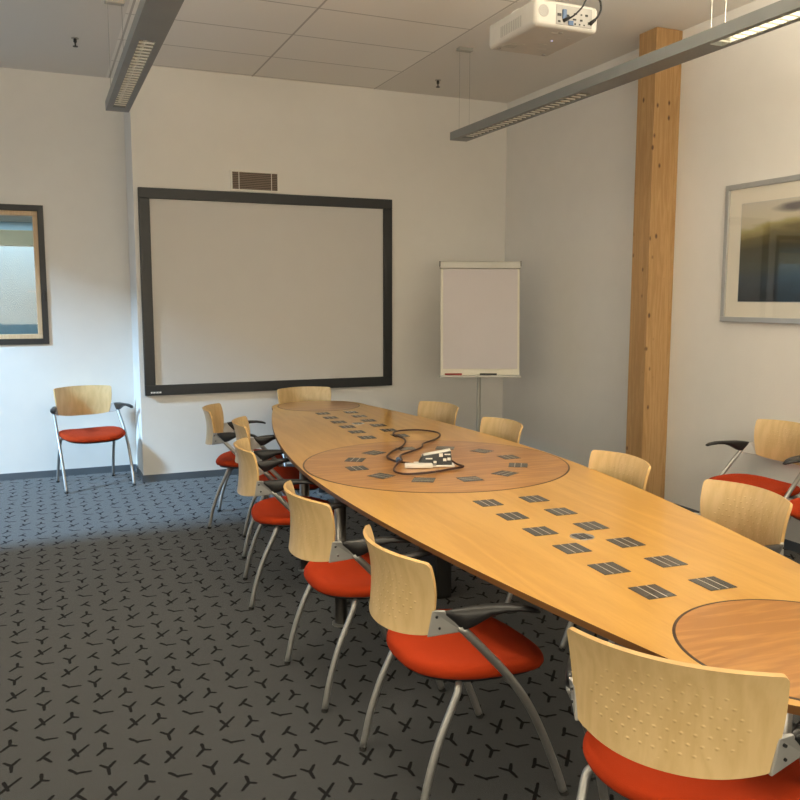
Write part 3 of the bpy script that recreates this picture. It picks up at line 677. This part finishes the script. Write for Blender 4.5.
spots = [
    ((1.243, 3.325), 2, 'third nearest chair on the left side, backrest overlapping the large central disc edge', 1),
    ((1.275, 4.49), -9, 'left side chair fourth from the camera, narrow in view, orange seat showing', 1),
    ((1.45, 5.36), -13, 'left side chair mostly hidden behind the fourth one, second from the far end', 1),
    ((1.395, 6.12), -19, 'farthest chair on the left side, backrest turned sideways against the white wall', 1),
    ((1.505, 1.60), 34, 'nearest chair with large dimpled backrest at the front right corner of the photo', 1),
    ((2.18, 7.08), -90 - 1, 'chair at the far end of the table under the projection screen', 0.985),
    ((2.655, 5.95), 180 + 12, 'farthest chair on the right side, backrest just left below the flipchart', 0.955),
    ((2.61, 4.92), 180 + 2, 'chair on the right side directly right of the flipchart pole', 0.965),
    ((2.453, 3.47), 180 - 3, 'chair on the right side in front of the pine post', 0.99),
    ((2.45, 2.63), 180 - 3, 'nearest chair on the right side, backrest with many dimples', 1),
    ((4.14, 3.96), 180 - 2, 'chair against the right wall, below the framed picture, next to the pine post', 1),
    ((4.11, 3.29), 180 - 1, 'chair against the right wall, only its seat end and leg at the photo edge', 1),
    ((0.385, 7.83), -90 + 11, 'lone chair against the wall below the window at the left', 1),
]
for (x, y), hdg, lab, sc in spots:
    dup(ch, (x, y, 0), hd_(hdg), lab, G, sc)

# ------------------------------------------------------------ things on the table
def onT(u, v_): return (u, v_)
Z = tz1 + 0.0033
dv = thing('connection_box', 'black and white wedge-shaped connection box in the table centre', 'power box', (1.938, 4.09, Z), math.radians(-22))
# wedge body
def wedge(x0, x1, yf, yb, zf0, zl, zr):
    bm = bmesh.new()
    vs = [bm.verts.new(c) for c in ((x0, yf, zf0), (x1, yf, zf0), (x1, yb, zf0), (x0, yb, zf0), (x0+0.02, yf+0.02, zl), (x1-0.005, yf+0.02, zr), (x1-0.005, yb-0.01, zr), (x0+0.02, yb-0.01, zl))]
    for f in ((0,3,2,1),(4,5,6,7),(0,1,5,4),(1,2,6,5),(2,3,7,6),(3,0,4,7)): bm.faces.new([vs[i] for i in f])
    return bm
obj('base', B(-0.10, 0.118, -0.055, 0.06, 0.0, 0.010), 'white', dv, bevel=0.003)
bd = obj('body', wedge(-0.075, 0.105, -0.045, 0.05, 0.010, 0.055, 0.082), 'blackpl', dv, bevel=0.004)
obj('cover', wedge(-0.06, 0.103, -0.024, 0.054, 0.050, 0.061, 0.088), 'white', dv, bevel=0.003)
for x, z, a, c in ((0.045, 0.062, .010, .009), (0.065, 0.038, .009, .007), (0.088, 0.042, .009, .007), (-0.02, 0.044, .018, .003), (0.012, 0.026, .008, .006), (0.08, 0.066, .016, .003)):
    yf = -0.045 + 0.02*(z-0.010)/0.06 - 0.003
    obj('socket', B(x-a, x+a, yf-0.002, yf+0.004, z-c, z+c), 'white', bd)
ad = thing('power_adapter', 'white flat power adapter in front of the connection box', 'adapter', (1.845, 4.065, Z), math.radians(-22))
obj('body', B(-0.075, 0.075, -0.024, 0.024, 0.0, 0.022), 'white', ad, bevel=0.005)
obj('plug_pin', BS((0.075, 0.095, -0.012, -0.007, 0.009, 0.014), (0.075, 0.095, 0.007, 0.012, 0.009, 0.014)), 'silver', ad)
cz = Z + 0.0065
cpts = [(2.03,4.12,.03), (2.065,4.05), (2.065,3.97), (1.97,3.935), (1.835,3.90), (1.72,3.905), (1.677,3.955), (1.69,4.04), (1.755,4.135), (1.80,4.19), (1.835,4.288), (1.90,4.42), (2.04,4.53), (2.115,4.61), (2.17,4.71), (2.30,4.82), (2.40,4.95), (2.435,5.09), (2.36,5.22), (2.24,5.235), (2.16,5.17), (2.13,5.06), (2.13,4.93), (2.085,4.80), (2.0,4.66), (1.90,4.55), (1.82,4.44), (1.785,4.35), (1.79,4.24), (1.81,4.16,.006), (1.835,4.085,.006)]
cpts = [(p_[0], p_[1], cz + (p_[2] if len(p_) > 2 else 0.0)) for p_ in cpts]
for i_ in (8, 9, 10): cpts[i_] = (cpts[i_][0], cpts[i_][1], cz+0.013)
bm = bmesh.new(); tube(bm, catmull(cpts, 6), 0.0058, 8)
cd = obj('power_cord', bm, 'cord', None, smooth=True); tag(cd, 'dark brown cord looped across the table centre', 'cord')  # power cord linking the connection box and the adapter
obj('cable_tie', T([(1.792, 4.215, cz+0.004), (1.80, 4.245, cz+0.010)], 0.014, 10), 'blue', cd)
